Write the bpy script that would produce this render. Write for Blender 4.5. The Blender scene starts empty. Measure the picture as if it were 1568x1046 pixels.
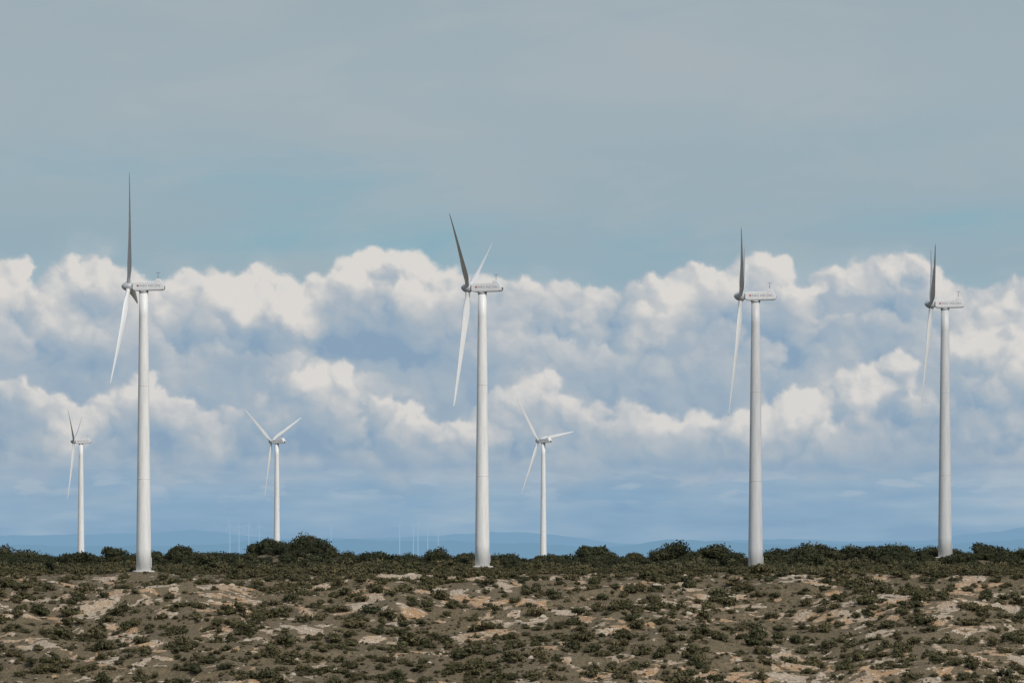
import bpy, bmesh, math, random, time
import numpy as np
from mathutils import Vector, Matrix
T0=time.time()
random.seed(3); rng=np.random.default_rng(5)
K=0.144/1568.0           # radians per reference pixel
def PX(px,d): return (px-784)*K*d
def PZ(py,d): return (850-py)*K*d
scene=bpy.context.scene
scene.view_settings.view_transform='Standard'; scene.view_settings.look='None'; scene.view_settings.exposure=0
# ---------------- camera
cd=bpy.data.cameras.new('camera'); cam=bpy.data.objects.new('camera',cd); scene.collection.objects.link(cam)
cam.location=(0,0,0); cam.rotation_euler=(math.radians(90),0,0)
cd.sensor_width=36; cd.lens=250; cd.shift_y=(850-523)/1568; cd.clip_start=1; cd.clip_end=150000
scene.camera=cam
# ---------------- sun
S_AZ=math.radians(147); S_EL=math.radians(42)
sv=Vector((math.sin(S_AZ)*math.cos(S_EL),math.cos(S_AZ)*math.cos(S_EL),math.sin(S_EL)))
sl=bpy.data.lights.new('sun','SUN'); sl.energy=2.9; sl.angle=math.radians(0.8); sl.color=(1,0.95,0.87)
so=bpy.data.objects.new('sun',sl); scene.collection.objects.link(so)
so.rotation_euler=sv.to_track_quat('Z','Y').to_euler(); so.location=(200,-100,300)

# ---------------- node helper
class T:
    def __init__(s,tree): s.t=tree; s.n=tree.nodes; s.l=tree.links
    def new(s,typ,**kw):
        n=s.n.new(typ)
        for k,v in kw.items(): setattr(n,k,v)
        return n
    def put(s,inp,v):
        if hasattr(v,'is_output'): s.l.new(v,inp)
        elif isinstance(v,(tuple,list)):
            v=tuple(v)
            if len(inp.default_value)==4 and len(v)==3: v=v+(1,)
            inp.default_value=v
        else: inp.default_value=v
    def m(s,op,a,b=None,c=None,clamp=False):
        n=s.new('ShaderNodeMath',operation=op,use_clamp=clamp); s.put(n.inputs[0],a)
        if b is not None: s.put(n.inputs[1],b)
        if c is not None: s.put(n.inputs[2],c)
        return n.outputs[0]
    def ss(s,v,a,b,lo=0.0,hi=1.0,smooth=True):
        n=s.new('ShaderNodeMapRange',interpolation_type='SMOOTHSTEP' if smooth else 'LINEAR')
        for i,x in enumerate((v,a,b,lo,hi)): s.put(n.inputs[i],x)
        return n.outputs[0]
    def mix(s,f,a,b,bt='MIX'):
        n=s.new('ShaderNodeMix',data_type='RGBA',blend_type=bt)
        s.put(n.inputs[0],f); s.put(n.inputs[6],a); s.put(n.inputs[7],b); return n.outputs[2]
    def vec(s,x,y,z):
        n=s.new('ShaderNodeCombineXYZ'); s.put(n.inputs[0],x); s.put(n.inputs[1],y); s.put(n.inputs[2],z); return n.outputs[0]
    def noise(s,v,scale,detail=4,rough=.5,dist=0,col=False,dim='3D'):
        n=s.new('ShaderNodeTexNoise',noise_dimensions=dim); s.put(n.inputs['Vector'],v); n.inputs['Scale'].default_value=scale
        n.inputs['Detail'].default_value=detail; n.inputs['Roughness'].default_value=rough; n.inputs['Distortion'].default_value=dist
        return n.outputs['Color'] if col else n.outputs[0]
    def ramp(s,f,stops,interp='LINEAR'):
        n=s.new('ShaderNodeValToRGB'); s.put(n.inputs[0],f); r=n.color_ramp; r.interpolation=interp
        while len(r.elements)<len(stops): r.elements.new(0.5)
        for e,(p,c) in zip(r.elements,stops):
            e.position=p; e.color=tuple(c)+(1,) if len(c)==3 else c
        return n.outputs[0]
# ---------------- numpy noise
_tab=rng.random((512,512))*2-1
def vn(x,y,s=0):
    x=np.asarray(x,float)+s*37.7; y=np.asarray(y,float)+s*91.3
    xi=np.floor(x).astype(int); yi=np.floor(y).astype(int); fx=x-xi; fy=y-yi
    fx=fx*fx*fx*(fx*(fx*6-15)+10); fy=fy*fy*fy*(fy*(fy*6-15)+10)
    g=lambda a,b:_tab[a%512,b%512]
    return (g(xi,yi)*(1-fx)+g(xi+1,yi)*fx)*(1-fy)+(g(xi,yi+1)*(1-fx)+g(xi+1,yi+1)*fx)*fy
def fbm(x,y,s=0,o=4,r=.5):
    a=1;t=0;n=0; x=np.asarray(x,float); y=np.asarray(y,float)
    for i in range(o):
        c_,s_=math.cos(i*.9+s),math.sin(i*.9+s)
        t=t+a*vn((x*c_-y*s_)*2**i,(x*s_+y*c_)*2**i,s+i*3); n+=a; a*=r
    return t/n
def sstep(x,a,b):
    t=np.clip((x-a)/(b-a),0,1); return t*t*(3-2*t)

def UV(W,d):
    sep=W.new('ShaderNodeSeparateXYZ'); W.l.new(d,sep.inputs[0])
    U=W.m('MULTIPLY',W.m('ARCTAN2',sep.outputs[0],sep.outputs[1]),1/(K*1000))
    V=W.m('MULTIPLY',W.m('ARCSINE',sep.outputs[2]),1/(K*1000)); return U,V
def veil_col(W,U,V):
    st=W.noise(W.vec(W.m('ADD',U,5.3),W.m('MULTIPLY',W.m('SUBTRACT',V,W.m('MULTIPLY',U,0.07)),4.6),0),1.5,5,.5,.4,dim='2D')
    gap=W.ss(st,0.45,0.70)
    band=W.m('ADD',W.m('MULTIPLY',W.ss(V,.25,.42),W.ss(V,.48,.68,1,0)),.10)
    veil=W.ramp(W.ss(V,0,.9,0,1,False),[(0.0,(.21,.375,.54)),(0.12,(.25,.41,.575)),(0.3,(.295,.425,.53)),(0.47,(.29,.415,.488)),(.62,(.318,.42,.478)),(.8,(.35,.43,.477)),(1.0,(.335,.412,.458))])
    veil=W.mix(W.m('MULTIPLY',W.m('MULTIPLY',gap,band,clamp=True),.7),veil,(.24,.42,.505))
    return W.mix(W.ss(W.noise(W.vec(U,W.m('MULTIPLY',W.m('SUBTRACT',V,W.m('MULTIPLY',U,0.05)),3.4),0),2.3,5,.55,.3,dim='2D'),.35,.8,0,.6),veil,(.40,.45,.478))
# ---------------- world
w=bpy.data.worlds.new('World'); scene.world=w; w.use_nodes=True
W=T(w.node_tree); W.n.clear()
tc=W.new('ShaderNodeTexCoord'); U,V=UV(W,tc.outputs['Generated'])
sky=W.new('ShaderNodeTexSky',sky_type='NISHITA'); sky.sun_disc=False; sky.sun_elevation=S_EL; sky.sun_rotation=S_AZ
b1=W.new('ShaderNodeBackground'); W.l.new(sky.outputs[0],b1.inputs[0]); b1.inputs[1].default_value=.11
b2=W.new('ShaderNodeBackground'); b2.inputs[0].default_value=(.37,.435,.475,1); b2.inputs[1].default_value=1
cov=W.ss(V,1.6,5.0,1,.5)
mx=W.new('ShaderNodeMixShader'); W.put(mx.inputs[0],cov); W.l.new(b1.outputs[0],mx.inputs[1]); W.l.new(b2.outputs[0],mx.inputs[2])
wo=W.new('ShaderNodeOutputWorld'); W.l.new(mx.outputs[0],wo.inputs[0])
try:
    w.cycles.sampling_method='MANUAL'; w.cycles.sample_map_resolution=256
except Exception as e: print(e)
# ---------------- cumulus bank: heaps of puffs, shading from a fixed light direction computed into vertex colour
ST=1.4; RX0,RX1,RY0,RY1=-700,2270,320,880
rw=int((RX1-RX0)/ST); rh=int((RY1-RY0)/ST)
gx=RX0+np.arange(rw)*ST; gy=RY0+np.arange(rh)*ST
GX,GY=np.meshgrid(gx,gy)
PADY=(512-rh)//2; PADX=40
fyq=np.fft.fftfreq(rh+2*PADY)[:,None]; fxq=np.fft.rfftfreq(rw+2*PADX)[None,:]
def blur(a,s,sx=None):
    sx=s if sx is None else sx
    p=np.pad(a,((PADY,PADY),(PADX,PADX)),'edge'); f=np.fft.rfft2(p)*np.exp(-2*np.pi**2*((fyq*s)**2+(fxq*sx)**2))
    return np.fft.irfft2(f,s=p.shape)[PADY:-PADY,PADX:-PADX]
def refl(x):
    x=np.abs(np.asarray(x,float)); x=np.mod(x,3136); return np.where(x>1568,3136-x,x)
def heap(pts,base,seed,per,rr,zlow):
    r=random.Random(seed); px=[p[0] for p in pts]; py=[p[1] for p in pts]
    Zb=np.full((rh,rw),-1e3,np.float32)
    def sp(x,y,z,rad):
        R=rad/ST; cx=(x-RX0)/ST; cy=(y-RY0)/ST
        x0=max(int(cx-R),0); x1=min(int(cx+R)+2,rw); y0=max(int(cy-R),0); y1=min(int(cy+R)+2,rh)
        if x0>=x1 or y0>=y1: return
        dx=(np.arange(x0,x1)-cx)[None,:]; dy=(np.arange(y0,y1)-cy)[:,None]
        q=R*R-dx*dx-dy*dy; h=np.where(q>0,z+np.sqrt(np.maximum(q,0))*ST,-1e3)
        s=Zb[y0:y1,x0:x1]; np.maximum(s,h,out=s)
    n=int((RX1-RX0)*per)
    for i in range(n):
        x=r.uniform(RX0,RX1); t=r.random()**1.15 if i%3 else 0.0
        tp=float(np.interp(refl(x),px,py)); R=r.uniform(rr[0]**.5,rr[1]**.5)**2*(1 if t>0 else .62)
        y=tp+R*1.02+t*max(base-tp-R*1.5,0); z=t*zlow+r.uniform(-8,8)
        sp(x,y,z,R*.9); inn=-200<x<1770
        for c in range(15 if inn else 8):
            d=Vector((r.gauss(0,1),r.gauss(0,1)-.45,abs(r.gauss(0,.9)))).normalized(); R2=R*r.uniform(.22,.5)
            x2,y2,z2=x+d.x*R*.85,y+d.y*R*.75,z+d.z*R*.75; sp(x2,y2,z2,R2)
            for g in range(6 if inn else 1):
                d=Vector((r.gauss(0,1),r.gauss(0,1)-.4,abs(r.gauss(0,.9)))).normalized()
                sp(x2+d.x*R2*.85,y2+d.y*R2*.85,z2+d.z*R2*.85,R2*r.uniform(.25,.5))
    return Zb
Ls=np.array([.50,.66,.56]); Ls/=np.linalg.norm(Ls)
def shade(Zb,soft):
    m=(Zb>-500).astype(np.float32)
    Zf=np.where(m>0,Zb,-25); out=0
    for s,wt in ((1.5,.20),(4,.34),(10,.46)):
        z=blur(Zf,s)/ST; zy,zx=np.gradient(z); lim=1.6
        zx=np.clip(zx,-lim,lim); zy=np.clip(zy,-lim,lim)
        l=(-zx*Ls[0]+zy*Ls[1]+Ls[2])/np.sqrt(1+zx*zx+zy*zy); out=out+wt*np.clip(l,-.25,1)
    ao=np.clip((blur(Zf,2)-blur(Zf,16))/22,-1,1)
    al=np.clip((blur(m,soft)-.10)/.80,0,1)
    return out,ao,al
wxp=fbm(GX/34,GY/34,71,5,.62)*12; wyp=fbm(GX/34,GY/34,83,5,.62)*12
ix=np.clip(((GX+wxp-RX0)/ST),0,rw-1.01); iy=np.clip(((GY+wyp-RY0)/ST),0,rh-1.01)
i0=ix.astype(int); j0=iy.astype(int); fx_=ix-i0; fy_=iy-j0
def warp(a): return (a[j0,i0]*(1-fx_)+a[j0,i0+1]*fx_)*(1-fy_)+(a[j0+1,i0]*(1-fx_)+a[j0+1,i0+1]*fx_)*fy_
adj=np.zeros_like(GX); MX=refl(GX)  # hand-placed bright and dark patches painted into the cloud shading
for bx,by,wx_,wy_,am in [(60,460,110,55,.20),(590,425,95,45,.22),(420,465,40,60,.12),(1190,415,60,25,.06),(490,590,70,35,.22),(850,600,50,30,.2),(1240,620,90,40,.15),(1370,600,90,60,.18),(1100,650,50,30,.15),(1500,520,70,70,.12),(140,520,50,30,.1),
   (520,522,130,16,-.3),(380,560,50,30,-.3),(900,480,130,36,-.22),(930,580,60,30,-.25),(130,560,50,14,-.25),(30,530,25,12,-.25),(120,600,40,20,-.2),(700,570,70,40,-.2),(1060,520,80,50,-.2),(760,470,60,30,-.2),(600,545,60,20,-.2),(990,610,30,20,-.25),(250,640,60,40,-.18),(300,480,60,30,-.16),(1300,500,90,34,-.14),(60,640,60,30,-.12),(1190,520,50,60,-.12),(1320,440,60,30,-.08)]:
    adj+=am*np.exp(-((MX-bx)/wx_)**2-((GY-by)/wy_)**2)
adj-=.12*sstep(GY,600,700)
def cramp(s,stops):
    xs_=[p for p,_ in stops]; return np.stack([np.interp(s,xs_,[c[k] for _,c in stops]) for k in range(3)],-1)
CR=[(0,(.24,.355,.485)),(.28,(.32,.415,.51)),(.54,(.405,.465,.525)),(.80,(.565,.575,.58)),(1,(.74,.705,.665))]
RGB=np.zeros((rh,rw,3)); COV=np.zeros((rh,rw))
def over(c,a):
    global RGB,COV
    na=a+COV*(1-a); RGB=np.where(na[...,None]>1e-4,(c*a[...,None]+RGB*(COV*(1-a))[...,None])/np.maximum(na,1e-4)[...,None],c); COV=na
A=[(0,400),(40,398),(80,408),(110,395),(140,390),(180,400),(210,425),(240,442),(270,425),(320,412),(350,430),(372,442),(388,414),(408,405),(430,418),(450,455),(478,458),(500,412),(540,390),(590,378),(630,390),(655,405),(690,410),(730,428),(780,432),(830,430),(870,432),(910,440),(950,450),(985,465),(1010,440),(1040,415),(1090,398),(1130,420),(1165,392),(1205,392),(1250,408),(1290,412),(1335,400),(1380,388),(1418,400),(1440,430),(1475,448),(1505,438),(1568,432)]
Bm=[(0,470),(60,480),(120,500),(200,490),(260,510),(330,530),(380,550),(420,545),(480,560),(560,575),(620,560),(700,530),(760,510),(820,515),(900,530),(960,550),(1020,530),(1080,500),(1150,490),(1230,505),(1290,490),(1340,480),(1400,490),(1460,500),(1568,490)]
C=[(0,560),(60,600),(110,640),(170,600),(220,570),(270,610),(330,650),(380,610),(420,575),(480,548),(520,556),(560,592),(600,610),(640,640),(700,645),(760,605),(800,580),(850,570),(884,588),(900,622),(940,602),(970,610),(1000,650),(1060,632),(1110,622),(1160,636),(1190,604),(1240,590),(1270,570),(1320,558),(1370,540),(1420,525),(1480,505),(1568,500)]
def wide(sc,sy,seed,o=4): return fbm(GX/sc,GY/sy,seed,o,.5)
def addheap(pts,base,seed,per,rr,zlow,soft,gain,bias,dark,depth,strength,hz=0.0,fade=None):
    Zb=heap(pts,base,seed,per,rr,zlow); l,ao,al=shade(Zb,soft)
    l=warp(l); ao=warp(ao); al=warp(al)
    top=np.interp(MX,[p[0] for p in pts],[p[1] for p in pts]); dep=(GY-top)+45*wide(100,60,seed+1)
    s=bias+gain*(l-.55)+.14*ao+adj-dark*sstep(dep,5,depth)+.28*wide(120,70,seed+5)
    s=s+.07*fbm(GX/14,GY/10,seed+9,4,.6)
    c=cramp(np.clip(s,0,1),CR)
    c=c*(1-hz)+np.array([.35,.44,.525])*hz
    a=al*strength
    a=a*np.clip(1.12+.5*fbm(GX/46,GY/34,seed+13,4,.6),0,1)
    if fade: a=a*(1-sstep(GY+16*wide(70,20,seed+3),fade[0],fade[1]))
    over(c,a)
topA=np.interp(MX,[p[0] for p in A],[p[1] for p in A])
under=cramp(np.clip(.36+.5*wide(90,50,88)+adj*.5,0,1),CR); over(under,sstep(GY-topA+10*wide(60,40,89),22,60)*.96)
halo=sstep(GY-topA+24*wide(60,40,91),-36,30)*(.36+.3*wide(120,60,92)); halo=np.clip(halo,0,1)
halo=np.maximum(halo,.55*np.exp(-((MX-140)/38)**2-((GY-386)/22)**2)*(1+.9*wide(20,20,93)))
over(np.broadcast_to(np.array([.47,.53,.57]),RGB.shape)*1.0,np.clip(halo,0,.6)*(1-.7*sstep(GY-topA,30,70)))
addheap(A,560,11,.12,(16,70),46,2.6,.58,.74,.42,145,.97,.07)
addheap(Bm,660,12,.10,(18,64),40,3.4,.46,.58,.30,140,.80,.22)
addheap(C,722,13,.115,(12,54),40,2.6,.56,.73,.46,135,.93,.09,fade=(680,745))
D=[(0,690),(100,700),(200,660),(300,690),(400,700),(520,690),(600,655),(660,680),(800,700),(900,690),(980,670),(1060,650),(1150,690),(1300,665),(1420,660),(1568,650)]
addheap(D,745,14,.11,(10,26),20,4.0,.4,.50,.2,60,.5,.3,fade=(700,770))
hn=fbm(GX/150,GY/26,95,4,.5)
hcol=cramp(np.clip(.47+hn*.66-(GY-760)/500,0,1),[(0,(.21,.355,.515)),(.4,(.255,.40,.545)),(.7,(.315,.44,.56)),(1,(.40,.495,.585))])
hf=sstep(GY+26*wide(110,40,96),690,775)*.85
over(hcol,np.clip(hf,0,1))
dl=.38*np.exp(-((GY-715-6*wide(140,60,97))/9)**2)*sstep(MX,250,450)*(.7+.7*wide(110,60,98))
over(np.broadcast_to(np.array([.215,.35,.505]),RGB.shape)*1.0,np.clip(dl,0,.6))
pf=.42*sstep(wide(60,14,99),.05,.45)*np.exp(-((GY-742)/26)**2)
over(np.broadcast_to(np.array([.44,.52,.59]),RGB.shape)*1.0,np.clip(pf,0,.6))
# sky shell
colx=np.concatenate([784-np.geomspace(784+1500,34208,400)[::-1],np.arange(-700,-60,3.2),np.arange(-60,1630,1.4),np.arange(1632,2270,3.2),784+np.geomspace(1500+0,34208,400)])
colx=np.unique(np.concatenate([colx,np.arange(-1500,-700,8)]))
rowy=np.concatenate([np.arange(-680,-60,31),np.arange(-60,322,9),np.arange(322,878,1.4),[900,960,1040]])
az=(colx-784)*K; el=(850-rowy)*K
ci=np.abs(np.mod(((colx-RX0)/ST),2*(rw-1))); ci=np.where(ci>rw-1,2*(rw-1)-ci,ci); cxi=np.clip(ci.round().astype(int),0,rw-1); ryi=np.clip(((rowy-RY0)/ST).round().astype(int),0,rh-1)
cc=RGB[np.ix_(ryi,cxi)]; cv=COV[np.ix_(ryi,cxi)]*(rowy>=320)[:,None]
def gridmesh(name,co,nx,ny,smooth=True):
    i=np.arange(nx*ny).reshape(ny,nx); fq=np.stack([i[:-1,:-1],i[:-1,1:],i[1:,1:],i[1:,:-1]],-1).reshape(-1,4)
    me=bpy.data.meshes.new(name); me.vertices.add(nx*ny); me.vertices.foreach_set('co',co.astype(np.float32).ravel())
    me.loops.add(fq.size); me.loops.foreach_set('vertex_index',fq.ravel().astype(np.int32)); me.polygons.add(len(fq)); me.polygons.foreach_set('loop_start',(np.arange(len(fq))*4).astype(np.int32))
    me.update(calc_edges=True)
    if smooth: me.polygons.foreach_set('use_smooth',np.ones(len(me.polygons),bool))
    return me
AZ,EL=np.meshgrid(az,el); R_=95000
me=gridmesh('sky',np.stack([R_*np.cos(EL)*np.sin(AZ),R_*np.cos(EL)*np.cos(AZ),R_*np.sin(EL)],-1),len(az),len(el))
at_=me.attributes.new('cloud','FLOAT_COLOR','POINT'); at_.data.foreach_set('color',np.concatenate([cc,cv[...,None]],-1).astype(np.float32).ravel())
mat_sky=bpy.data.materials.new('cloudy_sky'); mat_sky.use_nodes=True
W=T(mat_sky.node_tree); W.n.clear()
geo=W.new('ShaderNodeNewGeometry'); nrm=W.new('ShaderNodeVectorMath',operation='NORMALIZE'); W.l.new(geo.outputs['Position'],nrm.inputs[0])
U,V=UV(W,nrm.outputs[0]); ca=W.new('ShaderNodeAttribute',attribute_name='cloud')
col=W.mix(ca.outputs['Alpha'],veil_col(W,U,V),ca.outputs['Color'])
em=W.new('ShaderNodeEmission'); W.put(em.inputs[0],col); em.inputs[1].default_value=1
wo=W.new('ShaderNodeOutputMaterial'); W.l.new(em.outputs[0],wo.inputs[0])
try: mat_sky.cycles.emission_sampling='NONE'
except Exception as e: print(e)
me.materials.append(mat_sky); o=bpy.data.objects.new('sky',me); scene.collection.objects.link(o)

# ---------------- terrain
PY=[-3000,-20,8,60,400,1050,1250,1340,1385,1440,1480,1497,1545,1600,1650,1690,1900,3400,5000,70000]
PH=[-12,-1.7,-1.75,-5,-40,-56,-50,-35,-25.2,-13.2,-5.8,-4.1,-3.3,-3.0,-2.5,-2.7,-9,-9,-50,-60]
pads=[(PX(220,1500),1500,PZ(875,1500)),(PX(739,1540),1540,PZ(868,1540)),(PX(1157,1540),1540,PZ(873,1540)),(PX(1447,1640),1640,PZ(854,1640))]
def H(x,y):
    x=np.asarray(x,float); y=np.asarray(y,float)
    z=sum(np.interp(y+o,PY,PH) for o in (-10,-5,0,5,10))/5
    z=np.where(y<40,np.interp(y,PY,PH),z)
    near=np.clip((y-900)/250,0,1)*np.clip((4000-y)/1000,0,1)
    sl=np.clip((y-1300)/60,0,1)*np.clip((1500-y)/25,0,1)
    z=z+near*(0.7*fbm(x/42,y/30,1,3)*(0.6+sl)+0.35*fbm(x/9,y/6,2,4)*(0.5+sl))
    z=z+sl*near*2.6*fbm(x/26,y/34,4,2)
    t=fbm(x/18,y/9,7,3); z=z+sl*near*0.9*(np.clip((t+.05)/.12,-1,1)-np.clip(t/.5,-1,1))
    back=np.clip((y-1580)/55,0,1)*np.clip((1900-y)/150,0,1)
    z=z+back*(3.2*np.exp(-((x+52)/10)**4)+.9*np.exp(-((x-37)/9)**2)+1.5*np.exp(-((x-92)/32)**2)+.6*np.exp(-((x+88)/10)**2))
    for a,b,c in pads:
        wgt=np.exp(-(((x-a)**2+(y-b)**2)/49.0)**1.5); z=z*(1-wgt)+c*wgt
    return z
def bare(x,y):
    x=np.asarray(x,float); y=np.asarray(y,float)
    n=fbm(x/6.5,y/4.5,21,5,.62)
    n2=fbm(x/2.2,y/2.2,31,3,.6)
    g=np.zeros_like(x)
    def bump(px,py,wx,wpy,a):
        nonlocal g; d=np.interp(-PZ(py,1440),[3.6,5.8,13.2,25.2],[1500,1480,1440,1385]); g=g+a*np.exp(-((x-PX(px,d))/wx)**2-((y-d)/(wpy/1.9))**2)
    bump(250,925,35,32,.24); bump(120,930,18,25,.18); bump(380,905,22,20,.14)
    bump(1330,940,42,40,.18); bump(1480,930,22,30,.18); bump(1040,935,25,25,.18); bump(1180,1025,34,28,.28); bump(1430,1010,34,28,.20)
    bump(620,985,60,40,-.06); bump(80,1010,40,40,-.12); bump(820,1020,40,30,-.06); bump(960,990,20,20,-.1)
    for px,wx in ((500,4.5),(610,4.5),(705,4.0),(828,4.5),(1215,6),(1340,3),(1480,4)):
        g=g+.80*np.exp(-((x-PX(px,1487))/wx)**2-((y-1487)/5)**2)
    g=g-.75*np.clip((y-1497)/14,0,1)
    return np.clip((n*1.2+n2*.8+g-.25)/.20,0,1)

# ---------------- materials
def mat(name):
    m=bpy.data.materials.new(name); m.use_nodes=True; t=T(m.node_tree)
    b=t.n['Principled BSDF']; return m,t,b
mg,t,b=mat('dry_limestone_ground')
geo=t.new('ShaderNodeNewGeometry'); pos=geo.outputs['Position']
at=t.new('ShaderNodeAttribute',attribute_name='bare'); bf=at.outputs['Fac']
nA=t.noise(pos,.9,5,.65); nB=t.noise(pos,.09,3,.5); nC=t.noise(pos,3.0,3,.7); nD=t.noise(pos,.03,3,.5)
soil=t.mix(t.ss(nB,.40,.58),(.43,.35,.265),(.41,.26,.148))
soil=t.mix(t.ss(nA,.52,.64),soil,(.52,.455,.375))
soil=t.mix(t.ss(nC,.51,.61,0,.8),soil,(.14,.11,.072))
litter=t.mix(t.ss(nA,.35,.65),(.085,.070,.043),(.165,.13,.082))
litter=t.mix(t.ss(nD,.4,.6),litter,(.128,.103,.068))
litter=t.mix(t.ss(nC,.51,.66,0,.65),litter,(.28,.225,.152))
f=t.ss(t.m('ADD',bf,t.m('MULTIPLY',t.m('SUBTRACT',nA,.5),2.0)),.40,.62)
c=t.mix(f,litter,soil)
t.put(b.inputs['Base Color'],c); b.inputs['Roughness'].default_value=.95; b.inputs['Specular IOR Level'].default_value=.1
bp=t.new('ShaderNodeBump'); bp.inputs['Strength'].default_value=.9; bp.inputs['Distance'].default_value=.5
t.l.new(t.m('ADD',nA,t.m('MULTIPLY',nC,.4)),bp.inputs['Height']); t.l.new(bp.outputs[0],b.inputs['Normal'])

def leafmat(name,ca,cb,cc):
    m,t,b=mat(name)
    oi=t.new('ShaderNodeObjectInfo'); g=t.new('ShaderNodeNewGeometry')
    c=t.mix(oi.outputs['Random'],ca,cb)
    n=t.noise(g.outputs['Position'],.05,2,.5); c=t.mix(t.ss(n,.42,.62,0,.7),c,cc)
    n=t.noise(g.outputs['Position'],1.3,2,.5); c=t.mix(1.0,c,t.ramp(n,[(.3,(.5,.5,.5)),(.7,(1.0,1.0,1.0))]),'MULTIPLY')
    r=g.outputs['Random Per Island']; c=t.mix(1.0,c,t.ramp(r,[(0,(.55,.55,.55)),(1,(1.0,1.0,.97))]),'MULTIPLY')
    t.put(b.inputs['Base Color'],c); b.inputs['Roughness'].default_value=.8; b.inputs['Specular IOR Level'].default_value=.15
    return m
m_oak=leafmat('holm_oak_foliage',(.048,.056,.030),(.096,.093,.048),(.064,.075,.036))
m_shr=leafmat('scrub_foliage',(.21,.175,.095),(.076,.085,.040),(.145,.132,.064))
m_tuf=leafmat('dry_tussock',(.24,.19,.115),(.14,.12,.068),(.18,.15,.09))
m_bark,t,b=mat('oak_bark'); gg=t.new('ShaderNodeNewGeometry')
t.put(b.inputs['Base Color'],t.mix(t.noise(gg.outputs['Position'],6,4),(.05,.04,.03),(.14,.12,.095))); b.inputs['Roughness'].default_value=.95
m_rock,t,b=mat('limestone_rock'); gg=t.new('ShaderNodeNewGeometry')
t.put(b.inputs['Base Color'],t.mix(t.noise(gg.outputs['Position'],2,5,.6),(.28,.22,.155),(.53,.465,.38))); b.inputs['Roughness'].default_value=.9

# ---------------- ground sheet
G_=lambda a,b,n:np.geomspace(a,b,n)
xs=np.concatenate([-G_(262,45000,26)[::-1],-np.arange(188,260,3)[::-1],np.arange(-185,186,.9),np.arange(188,260,3),G_(262,45000,26)])
ys=np.array([-3000,-1500,-700,-300,-120,-60,-20,-8,0,8,16,30,45,60,80,110,150,200,260,330,400]+list(np.arange(450,1340,22))+list(np.arange(1345,1375,3))+list(np.arange(1375,1520,.55))+list(np.arange(1520,1720,1.5))+list(np.geomspace(1725,70000,60)))
X,Y=np.meshgrid(xs,ys); Z=H(X,Y)
me=gridmesh('ground',np.stack([X,Y,Z],-1),len(xs),len(ys))
a=me.attributes.new('bare','FLOAT','POINT'); a.data.foreach_set('value',bare(X,Y).astype(np.float32).ravel())
me.materials.append(mg)
ground=bpy.data.objects.new('ground',me); scene.collection.objects.link(ground)

# ---------------- vegetation meshes
def mesh_from(name,V,F,mi,mats):
    me=bpy.data.meshes.new(name); me.from_pydata([tuple(p) for p in V],[],F); 
    for m in mats: me.materials.append(m)
    me.polygons.foreach_set('material_index',mi); me.update(); return me
def foliage(seed,w,h,nl,ls,blobs,trunk=0.0,mats=None,name='x',flat=.8):
    r=random.Random(seed); V=[];F=[];M=[]
    cs=[]
    for k in range(blobs):
        a=r.uniform(0,6.283); q=math.sqrt(r.random())*w*.33
        br=w*r.uniform(.15,.29)
        cz=trunk+r.uniform(.25,1)*(h-trunk-br*flat)*(1-.45*(q/(w*.33)))
        cs.append((q*math.cos(a),q*math.sin(a),max(cz,br*.45),br))
    def core(c,R):
        b=len(V); n1,n2=7,4
        for j in range(n2+1):
            th=math.pi*j/n2
            for k in range(n1):
                ph=6.283*k/n1; rr=R*r.uniform(.75,1.0)
                V.append((c[0]+rr*math.sin(th)*math.cos(ph),c[1]+rr*math.sin(th)*math.sin(ph),c[2]+rr*.8*math.cos(th)))
        for j in range(n2):
            for k in range(n1):
                F.append((b+j*n1+k,b+j*n1+(k+1)%n1,b+(j+1)*n1+(k+1)%n1,b+(j+1)*n1+k)); M.append(0)
    for c in cs: core(c,c[3]*.70)
    for k in range(nl):
        c=r.choice(cs); d=Vector((r.gauss(0,1),r.gauss(0,1),r.gauss(0,.9)+.25)).normalized()
        R=c[3]*r.uniform(.7,1.18); p=Vector(c[:3])+Vector((d.x*R,d.y*R,d.z*R*flat))
        if p.z<0.02: p.z=r.uniform(.02,.2)
        n=(d+Vector((r.gauss(0,.6),r.gauss(0,.6),r.gauss(0,.6)))).normalized()
        a1=n.orthogonal().normalized(); a2=n.cross(a1); an=r.uniform(0,6.28)
        e1=a1*math.cos(an)+a2*math.sin(an); e2=n.cross(e1); s=ls*r.uniform(.6,1.3)
        b=len(V)
        for q in (-e1*s,-e2*s*.55,e1*s,e2*s*.55): V.append(p+q)
        F.append((b,b+1,b+2,b+3)); M.append(0)
    def limb(p0,p1,r0,r1):
        d=(p1-p0).normalized(); a1=d.orthogonal().normalized(); a2=d.cross(a1); b=len(V)
        for p,rr in ((p0,r0),(p1,r1)):
            for k in range(6): V.append(p+(a1*math.cos(k*1.0472)+a2*math.sin(k*1.0472))*rr)
        for k in range(6): F.append((b+k,b+(k+1)%6,b+6+(k+1)%6,b+6+k)); M.append(1)
    fork=Vector((r.uniform(-.2,.2),r.uniform(-.2,.2),max(trunk,h*.2)))
    limb(Vector((0,0,-.3)),fork,w*.035,w*.026)
    for c in cs: limb(fork,Vector(c[:3]),w*.02,w*.006)
    return mesh_from(name,V,F,M,mats)
def lib(name,meshes):
    c=bpy.data.collections.new(name)
    for k,me in enumerate(meshes):
        o=bpy.data.objects.new(f'{name}_{k:02d}',me); c.objects.link(o)
    return c
oaks=[foliage(100+k,5,3.6,1000,.20,9,.7,[m_oak,m_bark],'oak_crown') for k in range(6)]
shrubs=[foliage(200+k,2.3,1.5,260,.14,6,0,[m_shr,m_bark],'scrub') for k in range(9)]
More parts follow.
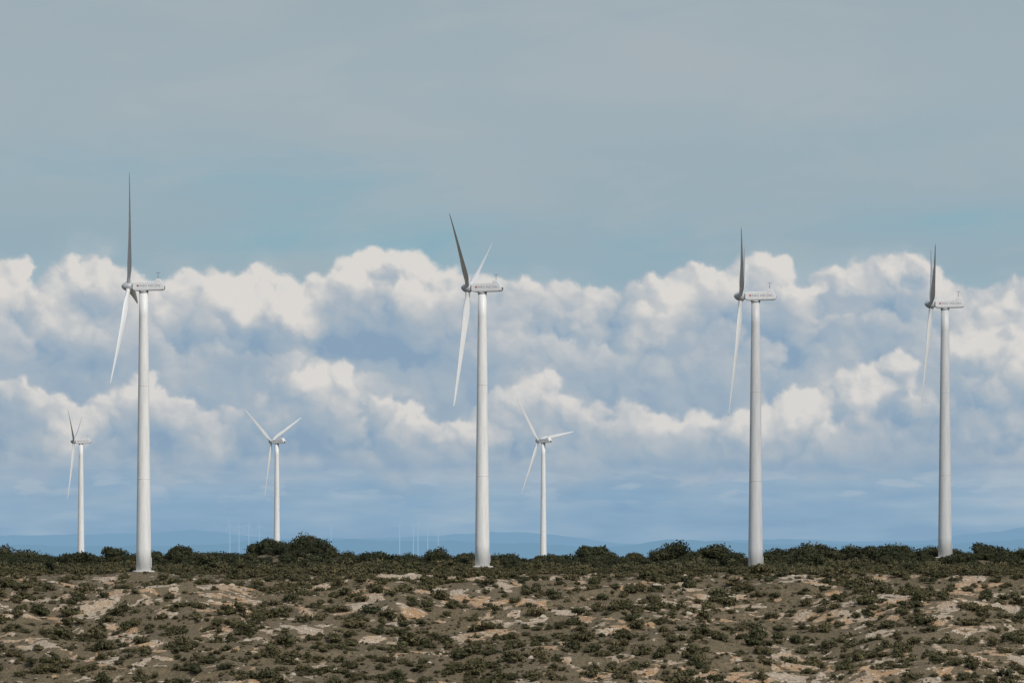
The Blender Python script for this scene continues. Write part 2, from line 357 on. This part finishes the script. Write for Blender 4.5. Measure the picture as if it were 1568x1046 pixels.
tufts=[foliage(300+k,.8,.45,60,.10,3,0,[m_tuf,m_bark],'tussock') for k in range(4)]
def rockmesh(seed):
    r=random.Random(seed); bm=bmesh.new(); bmesh.ops.create_icosphere(bm,subdivisions=2,radius=.5)
    ph=[r.uniform(0,6) for _ in range(6)]
    for q in bm.verts:
        c=q.co; s=1+.25*math.sin(c.x*5+ph[0])+.25*math.sin(c.y*6+ph[1])+.15*math.sin(c.z*9+ph[2])+r.uniform(-.1,.1); q.co=Vector((c.x*s*1.2,c.y*s,c.z*s*.55))
    me=bpy.data.meshes.new('rock'); bm.to_mesh(me); bm.free(); me.materials.append(m_rock); return me
rocks=[rockmesh(k) for k in range(5)]
def gn(coll):
    g=bpy.data.node_groups.new('scatter_'+coll.name,'GeometryNodeTree')
    g.interface.new_socket('Geometry',in_out='INPUT',socket_type='NodeSocketGeometry'); g.interface.new_socket('Geometry',in_out='OUTPUT',socket_type='NodeSocketGeometry')
    n=g.nodes; l=g.links; gi=n.new('NodeGroupInput'); go=n.new('NodeGroupOutput')
    ci=n.new('GeometryNodeCollectionInfo'); ci.inputs['Collection'].default_value=coll; ci.inputs['Separate Children'].default_value=True; ci.inputs['Reset Children'].default_value=True
    ip=n.new('GeometryNodeInstanceOnPoints'); ip.inputs['Pick Instance'].default_value=True
    def na(nm,dt):
        q=n.new('GeometryNodeInputNamedAttribute'); q.data_type=dt; q.inputs['Name'].default_value=nm; return q.outputs['Attribute']
    l.new(gi.outputs[0],ip.inputs['Points']); l.new(ci.outputs[0],ip.inputs['Instance'])
    l.new(na('idx','INT'),ip.inputs['Instance Index']); l.new(na('scl','FLOAT_VECTOR'),ip.inputs['Scale'])
    er=n.new('FunctionNodeEulerToRotation'); l.new(na('rot','FLOAT_VECTOR'),er.inputs[0]); l.new(er.outputs[0],ip.inputs['Rotation'])
    l.new(ip.outputs[0],go.inputs[0]); return g
def scatter(name,x,y,s,coll,nv,sink=.05,sq=(.75,1.15)):
    n=len(x); z=H(x,y)-sink*s; print(name,n)
    me=bpy.data.meshes.new(name); me.vertices.add(n); me.vertices.foreach_set('co',np.stack([x,y,z],1).ravel())
    a=me.attributes.new('idx','INT','POINT'); a.data.foreach_set('value',rng.integers(0,nv,n).astype(np.int32))
    sc_=np.stack([s*rng.uniform(.8,1.35,n),s*rng.uniform(.85,1.25,n),s*rng.uniform(sq[0],sq[1],n)],1)
    a=me.attributes.new('scl','FLOAT_VECTOR','POINT'); a.data.foreach_set('vector',sc_.ravel())
    ro=np.stack([rng.uniform(-.1,.1,n),rng.uniform(-.1,.1,n),rng.uniform(0,6.28,n)],1)
    a=me.attributes.new('rot','FLOAT_VECTOR','POINT'); a.data.foreach_set('vector',ro.ravel())
    o=bpy.data.objects.new(name,me); scene.collection.objects.link(o); md=o.modifiers.new('scatter','NODES'); md.node_group=gn(coll); return o
def clearpads(x,y,r):
    k=np.ones(len(x),bool)
    for a,b_,c_ in pads: k&=((x-a)**2+(y-b_)**2>r*r)&~((abs(x-a)<r)&(y<b_)&(y>b_-12))
    return k
XW=200
N=20500; x=rng.uniform(-XW,XW,N); y=rng.uniform(1350,1600,N)
dn=fbm(x/7,y/7,51,3); keep=rng.random(N)<np.clip(.64-.60*bare(x,y)+.55*dn,.04,1); keep&=clearpads(x,y,3.2)
x,y=x[keep],y[keep]; s=np.clip(rng.lognormal(-.22,.48,len(x)),.3,2.1)
scatter('scrub_bushes',x,y,s,lib('scrub',shrubs),9)
N=13000; x=rng.uniform(-XW,XW,N); y=rng.uniform(1365,1520,N); keep=rng.random(N)<np.clip(.9-.6*bare(x,y),.1,1); x,y=x[keep],y[keep]
scatter('dry_tussocks',x,y,rng.uniform(.5,1.4,len(x)),lib('tussock',tufts),4)
N=18000; x=rng.uniform(-XW,XW,N); y=rng.uniform(1365,1500,N); keep=rng.random(N)<bare(x,y)*.5+.08; x,y=x[keep],y[keep]
scatter('limestone_rocks',x,y,np.clip(rng.lognormal(-.65,.5,len(x)),.2,1.8),lib('rock',rocks),5)
N=2900; x=rng.uniform(-XW,XW,N); y=rng.uniform(1522,1700,N)
keep=(fbm(x/12,y/14,61,2)*1.1+.42+.25*np.clip((y-1560)/50,0,1)>rng.random(N)*.95)&clearpads(x,y,4.6)
x,y=x[keep],y[keep]; s=np.clip(rng.lognormal(-.42,.40,len(x)),.35,1.2)*np.clip(.75+(y-1540)/400,.6,1.1)*(1+.6*fbm(x/12,y/16,66,2))
scatter('holm_oak_thicket',x,y,s,lib('oak',oaks),6,.08,(.65,1.15))
for k,(px,d,s) in enumerate([(175,1640,1.4),(392,1655,1.15),(412,1650,1.25),(470,1660,1.4),(438,1650,1.15),(490,1652,1.15),(905,1650,1.45),(935,1655,1.05),(1008,1652,1.1),(1030,1655,1.55),(1050,1655,1.0),(1098,1660,1.35),(1325,1660,1.25),(1355,1650,1.1),(1185,1655,1.2),(1210,1650,1.1),(285,1650,1.25),(318,1655,1.0),(20,1650,1.0),(70,1655,.95),(1530,1655,1.2),(690,1660,.85),(570,1655,.9),(780,1655,.95),(860,1655,.9)]):
    o=bpy.data.objects.new('holm_oak_tree',oaks[k%6]); scene.collection.objects.link(o); X0=PX(px,d)
    o.location=(X0,d,float(H(X0,d))-.1); o.scale=(s*1.1,s*1.1,s*random.uniform(.95,1.15)); o.rotation_euler=(0,0,random.uniform(0,6))

# ---------------- distant hills
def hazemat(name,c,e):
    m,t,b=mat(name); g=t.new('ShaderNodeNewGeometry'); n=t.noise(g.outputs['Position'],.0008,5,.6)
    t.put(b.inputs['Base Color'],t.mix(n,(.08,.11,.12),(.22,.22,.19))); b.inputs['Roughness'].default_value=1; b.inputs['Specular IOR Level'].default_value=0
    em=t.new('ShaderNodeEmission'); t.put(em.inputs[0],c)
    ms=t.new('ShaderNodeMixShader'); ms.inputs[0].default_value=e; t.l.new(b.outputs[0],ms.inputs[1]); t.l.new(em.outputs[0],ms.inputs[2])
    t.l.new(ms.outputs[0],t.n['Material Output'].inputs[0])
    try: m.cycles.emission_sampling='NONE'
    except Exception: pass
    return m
def hills(d,pts,c,e,seed,amp):
    ux=np.arange(-1200,2800,5.0); us=np.linspace(-1,1,15)
    px=[p[0] for p in pts]; py=[p[1] for p in pts]
    top=np.interp(ux,px,py)
    top=np.convolve(np.pad(top,10,'edge'),np.ones(21)/21,'valid')+amp*fbm(ux/60,ux*0,seed,4)
    V=[];F=[]; n=len(ux)
    for u in us:
        zt=PZ(top,d)+60; f_=max(math.cos(u*math.pi/2),0)**1.2
        z=-60+zt*f_*(1+.3*fbm(ux/22,ux*0+u*3,seed+9,3)*(1-f_))
        V+= list(zip(PX(ux,d),[d+u*d*.09]*n,z))
    for j in range(len(us)-1):
        for k in range(n-1): F.append((j*n+k,j*n+k+1,(j+1)*n+k+1,(j+1)*n+k))
    me=mesh_from('distant_hills',V,F,[0]*len(F),[hazemat('hazy_hills',c,e)]); me.polygons.foreach_set('use_smooth',[True]*len(F))
    o=bpy.data.objects.new('distant_hills',me); scene.collection.objects.link(o)
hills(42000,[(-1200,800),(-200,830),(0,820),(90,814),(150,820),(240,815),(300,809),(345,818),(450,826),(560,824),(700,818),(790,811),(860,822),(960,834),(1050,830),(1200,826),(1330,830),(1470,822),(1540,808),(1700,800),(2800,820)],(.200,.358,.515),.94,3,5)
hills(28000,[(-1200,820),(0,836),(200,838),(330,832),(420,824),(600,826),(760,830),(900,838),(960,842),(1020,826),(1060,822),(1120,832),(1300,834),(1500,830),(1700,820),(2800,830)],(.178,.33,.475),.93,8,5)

# ---------------- turbines
def paint(name,c,rough=.4):
    m,t,b=mat(name); tcn=t.new('ShaderNodeTexCoord'); mp=t.new('ShaderNodeMapping'); mp.inputs['Scale'].default_value=(1,1,.12)
    t.l.new(tcn.outputs['Object'],mp.inputs[0]); n=t.noise(mp.outputs[0],1.5,5,.6)
    d=tuple(q*.86 for q in c); t.put(b.inputs['Base Color'],t.mix(t.ss(n,.42,.72),c,d)); b.inputs['Roughness'].default_value=rough; return m
m_tow=paint('white_tower_paint',(.76,.76,.75),.5); m_tow_shaded=paint('cloud_shaded_tower_paint',(.58,.59,.60),.5)  # second paint: cloud shadow put into a greyer base colour; mottling is weathering
m_bld=paint('blade_gelcoat',(.72,.73,.74),.4); m_nac=paint('nacelle_fibreglass',(.70,.71,.72)); m_hub=paint('hub_paint',(.46,.48,.50))
m_dark=paint('dark_vent',(.05,.055,.06)); m_con=paint('foundation_concrete',(.58,.56,.52),.9); m_red=paint('red_emblem_paint',(.42,.12,.11)); m_txt=paint('grey_lettering_paint',(.27,.29,.34))
def smooth(me): me.polygons.foreach_set('use_smooth',[True]*len(me.polygons))
def lathe(name,prof,seg,m,sm=True):
    V=[];F=[]
    for r,z in prof:
        for k in range(seg): a=2*math.pi*k/seg; V.append((r*math.cos(a),r*math.sin(a),z))
    for j in range(len(prof)-1):
        for k in range(seg): F.append((j*seg+k,j*seg+(k+1)%seg,(j+1)*seg+(k+1)%seg,(j+1)*seg+k))
    F.append(tuple(range(seg))[::-1]); F.append(tuple((len(prof)-1)*seg+k for k in range(seg)))
    me=mesh_from(name,V,F,[0]*len(F),[m])
    me.polygons.foreach_set('use_smooth',[sm]*(len(F)-2)+[False,False])
    return me
def blade_mesh(L,pit,cw):
    rs=[0,.9,1.6,2.6,3.8,5.2,7,9.5,12.5,16,19.5,22.5,24.6,25.6,26]; ch=[.95,.95,1.0,1.35,1.8,2.0,1.92,1.7,1.46,1.18,.92,.68,.50,.32,.08]
    th=[1,1,.9,.55,.36,.27,.24,.21,.19,.17,.15,.14,.13,.13,.13]
    be=[12,12,12,12,12,12,10,7,5,3,1,0,0,0,0]
    V=[];F=[];n=16
    for r,c,t_,b_ in zip(rs,ch,th,be):
        if r>2: c*=cw
        for k in range(n):
            a=2*math.pi*k/n; ex=math.cos(a); ey=math.sin(a)
            u=c*.5*ex+(0 if t_>.95 else -c*.12); w_=c*.5*t_*ey*(1 if t_>.95 else (.35+.65*(.5+.5*ex))*1.15)
            bb=math.radians(b_+pit)
            cx,cy=-math.sin(bb),math.cos(bb); nx_,ny_=-math.cos(bb),-math.sin(bb)
            bend=-.0009*r*r
            V.append((cx*u+nx_*w_+bend,cy*u+ny_*w_,r*L/26))
    for j in range(len(rs)-1):
        for k in range(n): F.append((j*n+k,j*n+(k+1)%n,(j+1)*n+(k+1)%n,(j+1)*n+k))
    F.append(tuple((len(rs)-1)*n+k for k in range(n)))
    me=mesh_from('rotor_blade',V,F,[0]*len(F),[m_bld]); smooth(me); return me
def prism(name,prof,w0,m,bev=.12):
    bm=bmesh.new(); a=[bm.verts.new((x,-w0,z)) for x,z in prof]; f=bm.faces.new(a)
    r=bmesh.ops.extrude_face_region(bm,geom=[f]); bmesh.ops.translate(bm,vec=(0,2*w0,0),verts=[g for g in r['geom'] if isinstance(g,bmesh.types.BMVert)])
    bmesh.ops.recalc_face_normals(bm,faces=bm.faces); bmesh.ops.bevel(bm,geom=bm.edges[:],offset=bev,segments=3,affect='EDGES')
    me=bpy.data.meshes.new(name); bm.to_mesh(me); bm.free(); me.materials.append(m); return me
nac=prism('nacelle',[(-2.3,-.62),(-2.3,.72),(-1.5,.98),(2.3,1.08),(2.75,1.62),(3.5,1.6),(4.45,.1),(4.45,-.62),(3.9,-.82),(-1.7,-.95)],1.05,m_nac)
spin=lathe('spinner',[(.75,0),(.98,.15),(1.0,.9),(.9,1.4),(.66,1.85),(.34,2.15),(.05,2.27)],24,m_hub)
neck=lathe('neck',[(.62,-1.0),(.62,0)],20,m_hub)
yawr=lathe('yaw_ring',[(1.02,-.34),(1.02,0)],28,m_hub)
mast=lathe('mast',[(.05,0),(.035,1.35)],8,m_dark)
def box(name,x0,x1,y0,y1,z0,z1,m,bev=.02):
    bm=bmesh.new(); bmesh.ops.create_cube(bm,size=1)
    for q in bm.verts: q.co=Vector(((x0+x1)/2+q.co.x*(x1-x0),(y0+y1)/2+q.co.y*(y1-y0),(z0+z1)/2+q.co.z*(z1-z0)))
    bmesh.ops.bevel(bm,geom=bm.edges[:],offset=bev,segments=2,affect='EDGES')
    me=bpy.data.meshes.new(name); bm.to_mesh(me); bm.free(); me.materials.append(m); return me
vent=box('rear_vent',4.42,4.49,-.62,.62,-.45,.05,m_dark); stripe=box('side_seam',-2.0,4.2,-1.075,-1.03,-.62,-.56,m_hub,.005)
cross=box('wind_vane',-.45,.45,-.03,.03,1.28,1.34,m_dark,.01)
def turbine(px,d,hub_py,yaw,psis,L=26,pit=26,tm=m_tow,hubx=-3.2,cw=.88):
    e=bpy.data.objects.new('wind_turbine',None); scene.collection.objects.link(e)
    x0=PX(px,d); zb=float(H(x0,d)); e.location=(x0,d,zb); hh=PZ(hub_py,d)-zb
    e.rotation_euler=(0,0,-math.radians(yaw))
    def add(nm,me,loc=(0,0,0),rot=None,parent=e):
        o=bpy.data.objects.new(nm,me); scene.collection.objects.link(o); o.parent=parent
        o.matrix_local=Matrix.Translation(loc)@(rot.to_4x4() if rot else Matrix.Identity(4)); return o
    zt=hh-1.27
    def rad(z): return 1.62+(0.92-1.62)*(z/zt)
    add('tower',lathe('tower',[(rad(zt*k/12),zt*k/12 if k else -1.0) for k in range(13)],40,tm))
    for k in (1,2): z=zt*k/3; add(f'tower_flange_{k}',lathe('flange',[(rad(z)+.02,z-.06),(rad(z)+.02,z+.06)],40,tm))
    add('foundation',lathe('foundation',[(2.4,-1.5),(2.35,.12),(2.2,.22),(1.66,.24)],24,m_con,False))
    add('door',box('door',-.45,.45,-1.68,-1.5,.9,3.0,m_hub,.03),rot=Matrix.Rotation(math.radians(115),3,'Z'))
    add('yaw_ring',yawr,(0,0,hh-.93)); add('nacelle',nac,(0,0,hh)); add('rear_vent',vent,(0,0,hh)); add('side_seam',stripe,(0,0,hh))
    add('anemometer_mast',mast,(3.05,0,hh+1.55)); add('wind_vane',cross,(3.05,0,hh+1.55))
    tx=bpy.data.curves.new('nacelle_lettering','FONT'); tx.body='NEG MICON'; tx.size=.72; tx.extrude=.004; tx.space_character=1.1; tx.materials.append(m_txt)
    add('nacelle_lettering',tx,(-.75,-1.062,hh-.10),Matrix.Rotation(math.pi/2,3,'X'))
    add('emblem',box('emblem',-.2,.2,-.01,.01,-.2,.2,m_red,.004),(-1.15,-1.062,hh+.14),Matrix.Rotation(math.pi/4,3,'Y'))
    tl=math.radians(4.5)
    A=Vector((-math.cos(tl),0,math.sin(tl))); hc_=Vector((hubx,0,hh))
    q=A.to_track_quat('Z','Y').to_matrix()
    add('spinner',spin,hc_-A*.75,q); add('neck',neck,hc_-A*.3,q)
    bm_=blade_mesh(L,pit,cw)
    Uv=Vector((math.sin(tl),0,math.cos(tl))); Hv=Vector((0,1,0))
    for k,p in enumerate(psis):
        p=math.radians(p); z=Uv*math.cos(p)+Hv*math.sin(p); x=-A; y=z.cross(x)
        m3=Matrix((x,y,z)).transposed(); add(f'blade_{k+1}',bm_,hc_,m3)
    return e
turbine(220,1500,439,3,[-24,96,-144],26)
turbine(738.5,1540,441,12,[-54.5,65.5,185.5],26.2,pit=52,cw=.78)
turbine(1157,1540,454,3,[-57,63,183],25.9,tm=m_tow_shaded)
turbine(1447,1640,466,2,[-61,59,179],26.6,tm=m_tow_shaded)
turbine(124,3150,676,5,[-57,63,183],26,30)
turbine(424,3316,676,34,[-56,64,184],26.6,-8,cw=1)
turbine(832,3316,675,40,[-40,80,200],26.8,-8,cw=1)
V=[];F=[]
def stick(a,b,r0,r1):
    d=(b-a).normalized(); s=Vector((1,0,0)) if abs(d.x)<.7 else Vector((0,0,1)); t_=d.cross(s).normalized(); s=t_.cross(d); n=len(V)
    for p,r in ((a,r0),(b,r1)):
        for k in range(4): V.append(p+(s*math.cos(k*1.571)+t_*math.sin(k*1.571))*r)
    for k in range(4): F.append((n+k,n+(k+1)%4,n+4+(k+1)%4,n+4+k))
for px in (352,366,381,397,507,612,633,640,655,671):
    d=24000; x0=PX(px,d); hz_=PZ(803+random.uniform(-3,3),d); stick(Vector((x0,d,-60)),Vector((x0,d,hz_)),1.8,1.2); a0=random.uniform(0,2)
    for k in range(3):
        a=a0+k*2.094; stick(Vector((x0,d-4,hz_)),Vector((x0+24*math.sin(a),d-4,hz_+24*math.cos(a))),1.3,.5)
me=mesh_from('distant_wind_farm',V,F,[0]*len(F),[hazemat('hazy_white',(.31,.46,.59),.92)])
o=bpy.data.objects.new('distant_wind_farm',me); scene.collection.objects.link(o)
print('T all',time.time()-T0)
